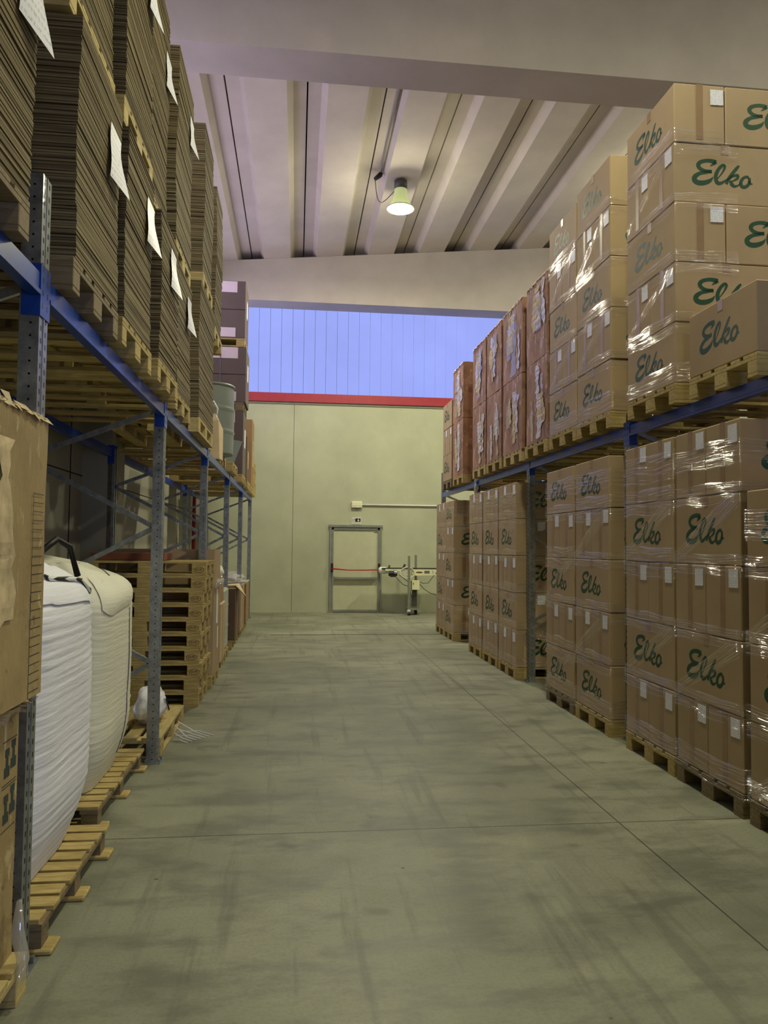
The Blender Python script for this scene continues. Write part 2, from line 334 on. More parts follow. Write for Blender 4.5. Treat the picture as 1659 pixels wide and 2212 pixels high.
# exit sign
sg = tag(root('exit_sign', (1.45, WY-.008, 2.155)), 'small white exit sign with running figure and down arrow above the door', 'sign')
MB().box(-.115, -.006, 0, .115, .006, .165).build('sign_board', 'white_plastic', sg, bevel=.002)
MB().box(-.10, -.008, .062, .105, -.0062, .15).build('dark_panel', 'black', sg)
pm = MB(); yy = -.0095
def poly(mb, pts, y_): mb.add([(a, y_, b) for a, b in pts], [tuple(range(len(pts)))])
poly(pm, [(-.09, .066), (-.028, .066), (-.028, .146), (-.09, .146)], -.0088)
pm.build('door_pictogram', 'white_plastic', sg)
fm = MB()
fm.lathe([(.0, 0), (.008, 0)], (-.052, -.0098, .136), 8)
for q in ([(-.062, .128), (-.046, .128), (-.05, .1), (-.064, .1)], [(-.064, .102), (-.056, .1), (-.074, .074), (-.08, .078)], [(-.056, .104), (-.05, .1), (-.036, .084), (-.042, .08)], [(-.062, .126), (-.066, .122), (-.082, .112), (-.08, .118)], [(-.046, .126), (-.034, .11), (-.036, .106), (-.05, .12)]):
    poly(fm, q, -.0098)
fm.build('running_figure', 'black', sg)
am = MB()
for q in ([(.045, .142), (.058, .142), (.058, .1), (.045, .1)], [(.022, .104), (.082, .104), (.0515, .068)], [(.022, .104), (.03, .115), (.045, .1), (.04, .095)]): poly(am, q, -.0098)
am.build('down_arrow', 'white_plastic', sg)
MB().box(-.1, -.0075, .025, .1, -.0062, .032).box(-.1, -.0075, .042, .1, -.0062, .046).build('caption_line', 'strap_grey', sg)
# junction box and conduit
jb = tag(root('junction_box', (1.457, WY, 2.565)), 'white junction box on the far wall above the exit sign', 'junction box')
MB().box(-.13, -.08, 0, .13, 0, .155).build('housing', 'white_plastic', jb, bevel=.008)
MB().box(-.12, -.088, .04, .12, -.08, .13).build('cover', 'conveyor_cream', jb, bevel=.004)
tag(MB().tube([(1.587, WY-.03, 2.64), (8, WY-.03, 2.64)], .02).build('conduit', 'white_plastic', smooth=True), 'white horizontal cable conduit running right along the far wall', 'conduit')

# ================================================================== LAMPS
def highbay(x, y, watt, label, conduit=False):
    z0 = zc(x)-.03
    r = tag(root('highbay_lamp', (x, y, z0)), label, 'lamp', 'bell shaped ceiling lamps of the hall')
    MB().lathe([(0, 0), (.12, 0), (.125, -.03), (.125, -.17), (.0, -.17)], n=32).build('ballast_housing', 'steel_dark', r, True)
    MB().lathe([(.122, -.165), (.125, -.25), (.15, -.36), (.2, -.46), (.255, -.53), (.262, -.545), (.25, -.545), (.19, -.455), (.14, -.36), (.115, -.25), (.112, -.165)], n=40).build('shade', 'shade', r, True)
    MB().lathe([(0, -.585), (.1, -.582), (.19, -.57), (.245, -.545)], n=40).build('lens', 'lens_glow', r, True)
    MB().lathe([(.25, -.53), (.268, -.535), (.268, -.55), (.25, -.55), (.25, -.53)], n=40).build('rim', 'alu', r, True)
    ld = bpy.data.lights.new('lamp_light', 'AREA'); ld.shape = 'DISK'; ld.size = .46; ld.energy = watt; ld.color = LAMP_COL
    lo = bpy.data.objects.new('lamp_light', ld); COL.objects.link(lo); lo.location = (x, y, z0-.60)
    # light that leaves through the clear shade sideways and up
    p = bpy.data.lights.new('lamp_glow', 'POINT'); p.energy = watt*.6; p.color = LAMP_COL; p.shadow_soft_size = .25
    po = bpy.data.objects.new('lamp_glow', p); COL.objects.link(po); po.location = (x, y, z0-.66)
    return r
highbay(1.88, 14.1, LAMP_W[0], 'bell shaped glowing lamp under the ceiling, the one in view between the ribs')
highbay(1.85, 4.2, LAMP_W[1], 'bell shaped glowing lamp under the ceiling above the racks, nearer than the view', )
highbay(1.85, -4.4, LAMP_W[2], 'bell shaped glowing lamp under the ceiling, behind the viewer')
highbay(7.3, 13.9, LAMP_W[3], 'bell shaped glowing lamp under the ceiling over the far side of right rack')
highbay(7.3, 4.2, LAMP_W[4], 'bell shaped glowing lamp under the ceiling right of the near bay')
cx_ = 1.50
tag(MB().tube([(cx_, 11, zc(cx_)+.14), (cx_, 14.1, zc(cx_)+.14)], .02).build('ceiling_conduit', 'grey_trim', smooth=True), 'grey cable conduit in a ceiling trough leading to the lamp', 'conduit')
pg = tag(root('power_plug', (cx_, 14.1, zc(cx_)+.09)), 'black power plug with a looping cable beside the ceiling lamp', 'plug')
MB().tube([(.0, .0, .04), (-.02, -.02, 0), (-.12, -.05, -.1)], [.04, .05, .035], 10).build('plug_body', 'black', pg, True)
pts = []
for i in range(17):
    u = i/16; a = Vector((-.12, -.05, -.1)); b = Vector((.27, 0, -.28)); p = a.lerp(b, u); p.z -= .42*math.sin(math.pi*u)*(1-.35*u); p.x -= .08*math.sin(math.pi*u); pts.append(p)
MB().tube(pts, .008, 6).build('cable', 'steel_dark', pg, True)

# ================================================================== RACKS
def post_mesh(h):
    m = MB(); a, b, th = .0375, .05, .004   # x half, y half; outer face at +x
    m.box(a-th, -b, 0, a, b, h)
    m.box(-a, -b, 0, a-th, -b+th, h); m.box(-a, b-th, 0, a-th, b, h)
    m.box(-a-.0, -b+th, 0, -a+th, -b+.028, h); m.box(-a, b-.028, 0, -a+th, b-th, h)
    m.box(a-.001, -.006, 0, a+.003, .006, h)
    return m.mesh('post', 'galv_post', bevel=0)
PMS = {3.07: post_mesh(3.07), 2.678: post_mesh(2.67)}
plate = MB().box(-.06, -.075, 0, .07, .075, .006).box(-.045, -.06, .006, -.03, -.045, .03).box(.048, .03, .006, .064, .046, .03).box(.048, -.046, .006, .064, -.03, .03).mesh('foot_plate', 'galv', bevel=.001)
def frame(xf, xr, y, label, h=2.678):
    s = 1 if xf > xr else -1        # +1: aisle is to +x of the frame
    r = tag(root('rack_upright_frame', (xf-s*.0375, y+.05, 0)), label, 'rack frame')
    for dx, rot in ((0, 0 if s > 0 else math.pi), (xr-xf+s*.075, math.pi if s > 0 else 0)):
        p = link('post', PMS[h], r); p.location = (dx, 0, .006); p.rotation_euler = (0, 0, rot)
        f = link('foot_plate', plate, r); f.location = (dx, 0, 0); f.rotation_euler = (0, 0, rot)
    D = xr-xf+s*.075; zf = [.2, .73, 1.24, 1.75, 2.26, 2.64]
    for i in range(5):
        a = (-s*.02 if i % 2 else D+s*.02, 0, zf[i]); b = (D+s*.02 if i % 2 else -s*.02, 0, zf[i+1])
        MB().bar(a, b, .022, .036).build('brace', 'galv', r)
    return r
def conn_mesh():
    m = MB(); m.box(.0385, -.052, -.1, .0425, .052, .105); m.box(-.03, -.056, -.1, .0425, -.052, .105); m.box(-.03, .052, -.1, .0425, .056, .105)
    for zz in (-.065, -.015, .035, .08):
        for q in (-.026, .026): m.box(.0425, q-.006, zz, .0432, q+.006, zz+.022, 1)
    return m.mesh('beam_connector', ['blue', 'black'])
CM = conn_mesh()
def beam(x, s, y0, y1, label, front=True):
    # x = outer face, s=+1 when aisle side is +x
    r = tag(root('rack_beam', (x-s*.0375, (y0+y1)/2, 2.61)), label, 'rack beam')
    h = (y1-y0)/2; a = .0375
    m = MB(); X0, X1 = sorted((s*a, s*(a-.04))); m.box(X0, -h+.057, 0, X1, h-.057, .07)
    X0, X1 = sorted((s*(a+.008), s*(a-.04))); m.box(X0, -h+.057, -.022, X1, h-.057, -.002)
    X0, X1 = sorted((s*(a-.006), s*(a-.036))); m.box(X0, -h+.057, -.003, X1, h-.057, .001)
    m.build('beam_profile', 'blue', r, bevel=.0015)
    if front:
        c = link('beam_connector', CM, r); c.location = (0, -h, 0); c.rotation_euler = (0, 0, 0 if s > 0 else math.pi)
    return r
LYS = [.25+2.8*k for k in range(7)]; RYS = [3.37+2.8*k for k in range(5)]
LF, LR, RF, RR = -1.009, -2.085, 2.818, 3.894
onum = ['nearest', 'second', 'third', 'fourth', 'fifth', 'sixth', 'seventh']
for k, y in enumerate(LYS):
    if k == 0: continue
    frame(LF, LR, y, 'grey perforated steel frame of the left rack, %s along the aisle from the camera' % onum[k-1], 3.07 if k == 1 else 2.678)
for k, y in enumerate(RYS): frame(RF, RR, y, 'grey perforated steel frame of the right rack, %s along the aisle from the camera' % onum[k], 3.07 if k > 2 else 2.678)
for k in range(len(LYS)-1):
    w_ = 'reaching out of view at the camera' if k == 0 else 'bay %s from the camera' % onum[k]
    beam(LF, 1, LYS[k]+.05, LYS[k+1]+.05, 'blue shelf beam on aisle side of left rack, '+w_)
    beam(LR, -1, LYS[k]+.05, LYS[k+1]+.05, 'blue shelf beam at the wall side of left rack, '+w_)
for k in range(len(RYS)-1):
    beam(RF, -1, RYS[k]+.05, RYS[k+1]+.05, 'blue shelf beam on aisle side of right rack, bay %s from the camera' % onum[k])
    beam(RR, 1, RYS[k]+.05, RYS[k+1]+.05, 'blue shelf beam at the back of right rack, bay %s from the camera' % onum[k])

# ================================================================== PALLETS
def euro_meshes(wn):
    d = MB()
    for y0, wd in ((-.4, .145), (-.2175, .1), (-.0725, .145), (.1175, .1), (.255, .145)): d.box(-.6, y0, .122, .6, y0+wd, .144)
    for x0 in (-.6, -.0725, .455): d.box(x0, -.4, .1, x0+.145, .4, .122)
    b = MB()
    for y0, wd in ((-.4, .1), (-.0725, .145), (.3, .1)): b.box(-.6, y0, 0, .6, y0+wd, .022)
    return d.mesh('deck_boards', wn, bevel=.002), b.mesh('bottom_boards', wn, bevel=.002), MB().box(-.0725, -.05, 0, .0725, .05, .078).mesh('block', wn, bevel=.003), MB().box(-.0725, -.0725, 0, .0725, .0725, .078).mesh('block', wn, bevel=.003)
EM = {k: euro_meshes(k) for k in ('wood', 'wood_grey', 'wood_light')}
def euro(x, y, z, label, rz=0, wn='wood', group='wooden pallets carrying the goods'):
    r = tag(root('wooden_pallet', (x, y, z), rz), label, 'pallet', group)
    d, b, bl, bc = EM[wn]; link('deck_boards', d, r); link('bottom_boards', b, r)
    for bx in (-.5275, 0, .5275):
        for by in (-.35, 0, .35):
            o = link('block', bc if by == 0 else bl, r); o.location = (bx, by, .022)
    return r
ST = 2.682      # shelf top

# ================================================================== LETTERING (brush script, traced as ribbons)
def ribbon(mb, pts):
    # pts: (x, y, width); Catmull-Rom sampled
    P = [Vector((p[0], p[1], p[2])) for p in pts]; P = [P[0]*2-P[1]]+P+[P[-1]*2-P[-2]]; out = []
    for i in range(1, len(P)-2):
        for k in range(6):
            u = k/6; out.append(.5*((2*P[i])+(-P[i-1]+P[i+1])*u+(2*P[i-1]-5*P[i]+4*P[i+1]-P[i+2])*u*u+(-P[i-1]+3*P[i]-3*P[i+1]+P[i+2])*u**3))
    out.append(P[-2]); L = []; R = []
    for i, p in enumerate(out):
        d = out[min(i+1, len(out)-1)]-out[max(i-1, 0)]; d.z = 0; d.normalize(); n = Vector((-d.y, d.x, 0)); wd = max(p.z, 2)*1.22/2
        L.append((p.x+n.x*wd, p.y+n.y*wd)); R.append((p.x-n.x*wd, p.y-n.y*wd))
    return L, R
def script_mesh(name='printed_lettering'):
    strokes = [
        [(476, 258, 40), (440, 246, 34), (380, 244, 30), (315, 262, 32), (288, 296, 36), (312, 332, 32), (365, 350, 28), (432, 352, 30)],
        [(478, 250, 30), (450, 272, 22), (414, 298, 4)],
        [(428, 350, 20), (370, 362, 28), (300, 380, 30), (252, 416, 40), (250, 452, 44), (290, 474, 42), (350, 470, 40), (410, 445, 30), (446, 404, 4)],
        [(570, 272, 14), (540, 284, 26), (505, 320, 28), (478, 370, 32), (472, 420, 34), (488, 460, 34), (525, 464, 26), (575, 432, 14), (600, 412, 8)],
        [(566, 276, 18), (568, 300, 22), (545, 350, 14), (500, 410, 8), (486, 424, 4)],
        [(722, 272, 14), (695, 300, 26), (655, 350, 28), (612, 410, 30), (580, 468, 26)],
        [(590, 440, 6), (630, 396, 18), (675, 376, 22), (706, 376, 26), (700, 404, 22), (655, 432, 12), (630, 440, 10)],
        [(628, 432, 18), (640, 466, 34), (668, 486, 24), (705, 476, 14), (735, 452, 8)],
        [(822, 384, 24), (785, 384, 22), (752, 410, 26), (736, 448, 30), (748, 482, 30), (782, 486, 28), (815, 462, 26), (830, 425, 26), (826, 388, 24)],
        [(820, 420, 14), (838, 448, 18), (864, 450, 5)]]
    vs = []; fs = []
    for st in strokes:
        L, R = ribbon(None, st); o = len(vs)
        for a, b in zip(L, R):
            for q in (a, b):
                lx = -.4+(q[0]-30)/1350; lz = -(q[1]-75)/1350
                vs.append((lx, -.1976, lz))
        for i in range(len(L)-1): fs.append((o+2*i, o+2*i+1, o+2*i+3, o+2*i+2))
    return MB().add(vs, fs).mesh(name, 'green_ink')
SCR = script_mesh()
CART = {}
def carton_meshes(h):
    if h in CART: return CART[h]
    b = MB().box(-.397, -.197, .002, .397, .197, h-.003).mesh('carton_body', 'carton', bevel=.006)
    # adhesive tape: down both ends, a short tail on each long face and along the top
    tp = MB(); tp.box(-.399, -.026, .03, -.3965, .026, h-.001); tp.box(.3965, -.026, .03, .399, .026, h-.001)
    tp.box(-.03, -.1988, h-.075, .03, -.1965, h-.002); tp.box(-.397, -.026, h-.0035, .397, .026, h-.001)
    tp = tp.mesh('packing_tape', 'brown_tape')
    lb = MB().box(-.05, -.0012, -.115, .05, .0012, 0).mesh('shipping_label', 'label')
    CART[h] = (b, tp, lb); return CART[h]
def carton(x, y, z, rz, h, label, group):
    r = tag(root('carton', (x, y, z), rz), label, 'carton', group)
    b, tp, lb = carton_meshes(h)
    link('carton_body', b, r); link('packing_tape', tp, r)
    s = link('printed_lettering', SCR, r); s.location = (0, 0, h-.0); s.scale = (1, 1, h/.446); s['label'] = 'green script lettering'
    for sx in (-1, 1):
        o = link('shipping_label', lb, r); o.location = (sx*.3995, sx*.125+random.uniform(-.01, .01), h-.018-random.uniform(0, .02)); o.rotation_euler = (0, random.uniform(-.03, .03), sx*math.pi/2)
    return r
LVL = {5: ['bottom', 'second from bottom', 'middle', 'second from top', 'top'], 4: ['bottom', 'second from bottom', 'second from top', 'top'], 3: ['bottom', 'middle', 'top'], 1: ['only']}
def stack(xf, y0, z0, h, kinds, where, rear=False, jit=.006):
    """kinds from top to bottom: 'E' long face to the aisle, 'T' two ends to the aisle"""
    n = len(kinds); g = 'lettered cartons on the '+where
    for i in range(n):
        k = kinds[n-1-i]; z = z0+i*h; lv = LVL[n][i]; q = random.uniform(-jit, jit); xx = xf+abs(random.uniform(0, jit))
        if k == 'E':
            carton(xx+.2, y0+.4+q, z, -math.pi/2, h, 'long side carton, %s, %s' % (lv, where), g)
            if rear: carton(xx+.4+.402, y0+.2+q, z, 0, h, 'set back carton, %s, %s' % (lv, where), g)
        else:
            for dy, nm in ((.2, 'nearer'), (.602, 'farther')):
                carton(xx+.4, y0+dy+q, z, 0, h, 'taped end carton, %s, %s, %s' % (nm, lv, where), g)
            if rear: carton(xx+.8+.204, y0+.4+q, z, -math.pi/2, h, 'hidden back carton, %s, %s' % (lv, where), g)
def uvgrid(name, mat, fn, nu, nv, parent=None):
    vs = [fn(i/nu, j/nv) for j in range(nv+1) for i in range(nu+1)]
    fs = [(j*(nu+1)+i, j*(nu+1)+i+1, (j+1)*(nu+1)+i+1, (j+1)*(nu+1)+i) for j in range(nv) for i in range(nu)]
    me = bpy.data.meshes.new(name); me.from_pydata(vs, [], fs); me.materials.append(M[mat]); uv = me.uv_layers.new(name='uv')
    for p in me.polygons:
        p.use_smooth = True
        for li in p.loop_indices:
            vi = me.loops[li].vertex_index; uv.data[li].uv = ((vi % (nu+1))/nu, (vi//(nu+1))/nv)
    return link(name, me, parent)
def wrap(xf, y0, y1, z0, h, n, where, diags=(), side=.45, bands=None):
    """stretch film: tight bands over the layer joints and diagonal passes, round the near corner"""
    r = tag(root('stretch_film', (xf, (y0+y1)/2, z0)), 'clear stretch film wound around '+where, 'stretch film')
    ox, oy, oz = xf, (y0+y1)/2, z0; yc = y1-y0
    def path(u, off):     # u 0 far edge .. 1 near corner .. then round to the side
        tot = yc+side; d = u*tot
        if d < yc: return (-off, y1+off*.2-d-oy)
        return (-off+(d-yc), y0-off-oy)
    for bi, zb in enumerate(bands if bands else [.07]+[k*h for k in range(1, n)]):
        hh = random.uniform(.07, .12); sd = random.random()*50
        def fn(u, v, hh=hh, sd=sd, zb=zb):
            off = .009+.004*noise.noise(Vector((u*5, v*9, sd)))
            x, y = path(u, off); dz = .02*noise.noise(Vector((u*4, sd, v)))
            return (x, y, zb+(v-.5)*hh*2+dz)
        uvgrid('film_band', 'film', fn, 40, 8, r)
    for (za, zb, wd) in diags:
        def fn(u, v, za=za, zb=zb, wd=wd):
            y = (y1-oy)-u*yc; return (-.013-.004*noise.noise(Vector((u*6, v*6, za))), y, za+(zb-za)*u+(v-.5)*wd*(1+.5*u))
        uvgrid('film_diagonal', 'film', fn, 30, 6, r)
    return r
# ---- upper right
HU, HL = .446, .4595
US = [('S1', 5.15, 'EAEAE'), ('S2', 6.29, 'EAEAE'), ('S3', 7.11, 'EAEAE')]
wh = {'S1': 'right shelf stack behind the lone carton', 'S2': 'right shelf stack with bright yellow side', 'S3': 'right shelf stack touching the worn bulk cartons'}
for k, (nm, y0, kd) in enumerate(US):
    hh = HU if nm != 'S2' else .458
    euro(2.70+.6, y0+.4, ST, 'wooden pallet under the '+wh[nm], wn='wood')
    stack(2.70, y0, ST+.146, hh, kd.replace('A', 'T'), wh[nm], rear=(k < 2))
    wrap(2.70, y0, y0+.803, ST+.146, hh, 5, wh[nm], diags=((hh*1.05, hh*1.9, .08), (hh*3.05, hh*3.95, .08)) if k else ((hh*1.1, hh*1.9, .06), (hh*3.1, hh*3.9, .06)), side=.5)
euro(2.75+.6, 4.25+.4, ST, 'wooden pallet with one lone carton at its aisle edge', wn='wood_light')
carton(2.95, 4.65, ST+.146, -math.pi/2, HU, 'lone tan carton with green lettering on a shelf pallet, right edge of view', None)
euro(2.70+.6, 13.14+.4, ST, 'wooden pallet at the far end of the right shelf', wn='wood_grey')
stack(2.70, 13.14, ST+.146, .475, 'ETE', 'short stack ending the right shelf')
# ---- lower right
LOW = [('C', 3.50, 'ETET', 'right floor stack cut by the picture edge', 0), ('B', 4.37, 'TETET', 'right floor stack second from picture edge', 1), ('A', 5.205, 'TETET', 'right floor stack third from picture edge', 1),
       ('D', 6.335, 'ETETE', 'right floor stack with mustard yellow side', 1), ('E', 7.20, 'ETETE', 'right floor stack just right of rack post', 0),
       ('F', 9.16, 'TETET', 'right floor stack just left of rack post', 1), ('G', 10.03, 'TETET', 'second floor stack left of rack post', 0), ('H', 10.92, 'TETET', 'third floor stack left of rack post', 0),
       ('I', 12.93, 'ETETE', 'right floor stack with dark brown side', 1), ('J', 13.745, 'TETET', 'last floor stack beside the conveyor', 0)]
for nm, y0, kd, where, rear in LOW:
    euro(2.70+.6, y0+.4, 0, 'wooden pallet under the '+where, wn='wood_grey' if nm in 'BCE' else 'wood')
    stack(2.70, y0, .146, HL, kd, where, rear=bool(rear)); n = len(kd)
    dg = [(HL*(n-2-2*j)+.02, HL*(n-1-2*j)-.02, .10) for j in range(2)] if nm not in 'GEH' else [(HL*.1, HL*1.0, .08), (HL*2.05, HL*3.0, .08)]
    bands = [.06]+[k*HL for k in range(1, n)]+[(n-.45)*HL]
    wrap(2.70, y0, y0+.803, .146, HL, n, where, diags=dg, side=.4, bands=bands)

# ================================================================== WORN BULK CARTONS
def bulk(x0, x1, y0, y1, z0, z1, mat, label, seed, group=None, face=1, tears=5, strips=True):
    """face=-1: aisle at -x, +1: aisle at +x"""
    r = tag(root('bulk_carton', ((x0+x1)/2, (y0+y1)/2, z0)), label, 'bulk carton', group)
    hx, hy, H = (x1-x0)/2, (y1-y0)/2, z1-z0; N = 14
    bm = bmesh.new(); bmesh.ops.create_cube(bm, size=1); bmesh.ops.subdivide_edges(bm, edges=bm.edges[:], cuts=N, use_grid_fill=True)
    for v in bm.verts:
        p = Vector((v.co.x*2*hx, v.co.y*2*hy, (v.co.z+.5)*H)); q = p*2.3+Vector((seed, 0, seed*2)); d = noise.noise_vector(q)*.008
        if v.co.z > .44: d.z -= abs(noise.noise(p*9+Vector((seed, 0, 0))))*.03
        if v.co.z > .49: d *= .8
        if v.co.z < -.49: d.z = 0
        p += d; p.x = max(-hx, min(hx, p.x)); p.y = max(-hy, min(hy, p.y)); v.co = p
    me = bpy.data.meshes.new('carton_shell'); bm.to_mesh(me); bm.free(); me.materials.append(M[mat]); link('carton_shell', me, r)
    rnd = random.Random(seed); fx = face*(hx+.006)
    for i in range(tears):            # torn paper / film hanging on the aisle face, ragged vertical strips
        yc, wd = rnd.uniform(-hy*.75, hy*.45), rnd.uniform(.03, .11); z_hi = rnd.uniform(.5, .97)*H; ln = rnd.uniform(.25, .6)*H; z_lo = max(.03, z_hi-ln)
        n = 14; L = []; Rr = []; w1 = wd; cy_ = yc
        for k in range(n+1):
            zz = z_lo+(z_hi-z_lo)*k/n; w1 = max(.008, min(wd*1.4, w1+rnd.uniform(-.035, .035))); cy_ += rnd.uniform(-.012, .012); o_ = face*rnd.uniform(0, .006)
            L.append((fx+o_, max(-hy, min(hy, cy_-w1)), zz)); Rr.append((fx+o_*.4, max(-hy, min(hy, cy_+w1*rnd.uniform(.5, 1)+.006)), zz))
        MB().add(L+Rr, [(k, k+1, n+2+k, n+1+k) for k in range(n)]).build('torn_paper', ('paper_old', 'film_heap', 'torn_card')[i % 3] if face < 0 else 'torn_card', r)
    if strips:                        # ragged top rim
        m = MB()
        y_ = -hy
        while y_ < hy-.02:
            l_ = rnd.uniform(.015, .07); h_ = rnd.uniform(.0, .016)*(2 if rnd.random() < .15 else 1); y2 = min(hy, y_+l_); o1, o2 = rnd.uniform(-.004, .008), rnd.uniform(-.004, .012)
            m.add([(fx+face*o1, y_, H-.012-rnd.uniform(0, .02)), (fx+face*o2, y2, H-.012-rnd.uniform(0, .02)), (fx-face*.012, y2, H+h_*rnd.random()), (fx-face*.03, y_, H+h_)], [(0, 1, 2, 3)]); y_ = y2-.004
        m.build('ragged_rim', 'torn_card', r)
    return r
for i, (y0, y1, nm) in enumerate(((7.98, 8.72, 'right after the lettered stacks'), (8.9, 9.76, 'second from the lettered stacks'), (9.86, 10.62, 'third from the lettered stacks'), (10.70, 11.50, 'fourth from the lettered stacks'), (12.2, 13.0, 'before the short end stack'))):
    euro(2.70+.6, (y0+y1)/2 if i != 0 else y0+.41, ST, 'wooden pallet under worn reddish bulk cartons, '+nm, wn='wood_light' if i in (1, 3) else 'wood')
    bulk(2.70, 3.88, y0, y1, ST+.146, 3.765, 'worn_red', 'worn reddish bulk carton with torn paper, lower one, '+nm, 11+i, 'worn bulk cartons on the right shelf', face=-1, tears=8, strips=False)
    bulk(2.70, 3.88, y0, y1, 3.768, 4.70, 'worn_red', 'worn reddish bulk carton with torn paper, upper one, '+nm, 31+i, 'worn bulk cartons on the right shelf', face=-1, tears=9)
# hanging film strip at the far rack post
hs = [(2.80, 11.66+.02*math.sin(i*2), 2.8-.32*i/8) for i in range(9)]
tag(MB().tube(hs, [.02, .03, .02, .035, .02, .03, .04, .03, .01], 7).build('film_strip', 'grey_wrap', smooth=True), 'twisted strip of film hanging from the right shelf at the third post', 'film strip')

# ================================================================== LEFT UPPER: bundles of flat cardboard
def sheets(x1, y0, y1, z0, z1, label, seed, depth=1.15, pitch=.0125, paper=None, group='bundles of flat cardboard on the left shelf'):
    r = tag(root('cardboard_bundle', (x1-depth/2, (y0+y1)/2, z0)), label, 'cardboard bundle', group)
    rnd = random.Random(seed); hx, hy = depth/2, (y1-y0)/2; n = int((z1-z0)/pitch); m = MB(); ph = rnd.random()*9
    for i in range(n):
        z = i*pitch; dx = .006*math.sin(z*5+ph)+rnd.uniform(-.004, .003); dy = rnd.uniform(-.004, .004)
        if (i//9) % 2: dy += .003
        m.box(-hx, -hy+.006+dy, z+.001, min(hx, hx-.008+dx), hy-.006+dy, z+pitch-.0012)
    m.build('flat_sheets', 'sheet_edge', r)
    if paper:
        py, pz, hh = paper; oy, oz = (y0+y1)/2, z0
        def fn(u, v): return (hx+.006+.05*(1-v)**2*u+.004*math.sin(v*6), py-oy+u*.21, pz-oz+v*hh-.03*u*(1-v))
        o = uvgrid('label_sheet', 'label', fn, 6, 8, r); o['label'] = 'hanging white paper sheet'
    return r
T = [  # lower y0,y1,x,top; upper y0,y1,x,top
    (1.93, 2.78, -.95, 3.90, 1.95, 2.78, -.96, 6.9, (2.57, 3.40, .31), None),
    (3.27, 4.03, -.94, 3.90, 3.27, 4.03, -.99, 6.9, (3.77, 3.43, .27), None),
    (4.12, 4.85, -.925, 3.88, 4.12, 4.86, -.95, 6.9, (4.62, 3.45, .27), (4.66, 4.93, .26)),
    (5.02, 5.74, -.90, 3.84, 5.02, 5.74, -1.0, 5.60, (5.34, 3.42, .27), (5.55, 4.98, .26)),
    (6.04, 6.80, -.95, 3.88, 6.0, 6.84, -.975, 5.60, (6.5, 3.46, .27), (6.6, 5.1, .26)),
    (7.22, 8.44, -.93, 4.13, 7.45, 8.2, -.94, 5.78, None, None),
    (8.80, 9.60, -1.07, 3.98, 8.80, 9.50, -.965, 5.80, None, None)]
for i, (y0, y1, xl, zl, ya, yb, xu, zu, p1, p2) in enumerate(T):
    w_ = onum[i]+' from the camera'
    yc = (y0+y1)/2
    if i == 5:
        if True:
            euro(xl-.4, yc, ST, 'light wooden pallet under the long cardboard bundle on left shelf', math.pi/2, 'wood_light')
        euro(xu-.6, (ya+yb)/2, zl+.004, 'light wooden pallet between two tiers of the long bundle', 0, 'wood_light')
        dep = .8
    else:
        euro(xl-.6-.004, yc, ST, 'wooden pallet under cardboard bundles on left shelf, column '+w_, 0, 'wood_grey' if i in (0, 1) else 'wood')
        euro(xu-.6, (ya+yb)/2, zl+.004, 'wooden pallet between the two tiers on left shelf, column '+w_, 0, 'wood_light'); dep = 1.15
    sheets(xl, y0, y1, ST+.146, zl, 'bundle of flat brown cardboard, lower tier on left shelf, column '+w_, 50+i, dep, .0125 if i < 4 else .02, p1)
    sheets(xu, ya, yb, zl+.15, zu, 'bundle of flat brown cardboard, upper tier on left shelf, column '+w_, 70+i, dep, .0125 if i < 4 else .02, p2)

# strapped dark carton tiers, drum, canister at the far end of the left shelf
def shipbox(y0, z0, z1, xr, label, mats='carton_purple', labels=True):
    r = tag(root('strapped_load', (xr-.6, y0+.4, z0)), label, 'carton load', 'dark strapped carton loads at the far end of left shelf'); H = z1-z0
    MB().box(-.6, -.4, 0, .6, .4, H/2-.004).box(-.6, -.4, H/2+.004, .6, .4, H).build('cartons', mats, r, bevel=.004)
    if labels:
        for sx in (-.12,):
            MB().box(-.02-.15, -.404, H-.2, .46, -.401, H-.01).build('label_sheet', 'pink_label', r)
            MB().box(-.02-.15, -.404, .02, .44, -.401, .18).build('label_sheet', 'pink_label', r)
        MB().box(.595, -.1, H*.45, .606, .1, H*.75).build('label_sheet', 'paper', r)
    MB().box(.16, -.407, 0, .175, -.404, H).box(.16, -.407, H, .175, .407, H+.003).build('strap', 'strap_grey', r)
    return r
euro(-.93-.6, 13.4, ST, 'wooden pallet under the dark strapped loads, bottom', 0, 'wood')
shipbox(13.0, ST+.146, 3.90, -.93, 'dark strapped cartons with pale label, bottom tier beside grey drum')
euro(-.93-.6, 13.4, 3.90+.004, 'wooden pallet under the middle dark strapped load', 0, 'wood_grey')
shipbox(13.0, 4.05, 5.0, -.90, 'dark strapped cartons with pale labels, middle tier at end of left shelf')
euro(-.93-.6, 13.4, 5.0+.004, 'thin wooden pallet under the top dark strapped load', 0, 'wood')
shipbox(13.0, 5.15, 6.14, -.93, 'dark strapped cartons with pale labels, topmost tier at end of left shelf')
dm = tag(root('plastic_drum', (-1.21, 10.35, ST+.146)), 'tall grey ribbed drum standing on the left shelf', 'drum')
pf = []
for k in range(41):
    z = k/40*.92; rr = .335+(.012 if abs(z-.3) < .02 or abs(z-.6) < .02 else 0)+(.012*math.sin(z*3.2)); pf.append((rr, z))
MB().lathe([(0, 0)]+pf+[(.31, .935), (0, .94)], n=48).build('drum_body', 'drum_grey', dm, True)
MB().lathe([(.33, .9), (.352, .9), (.352, .93), (.33, .93), (.33, .9)], n=48).build('drum_ring', 'drum_grey', dm, True)
euro(-1.0-.6, 10.35, ST, 'wooden pallet under the grey drum', 0, 'wood')
cn = tag(root('canister', (-1.10, 9.80, ST+.02)), 'tall cream canister with white loop handle before the grey drum', 'canister')
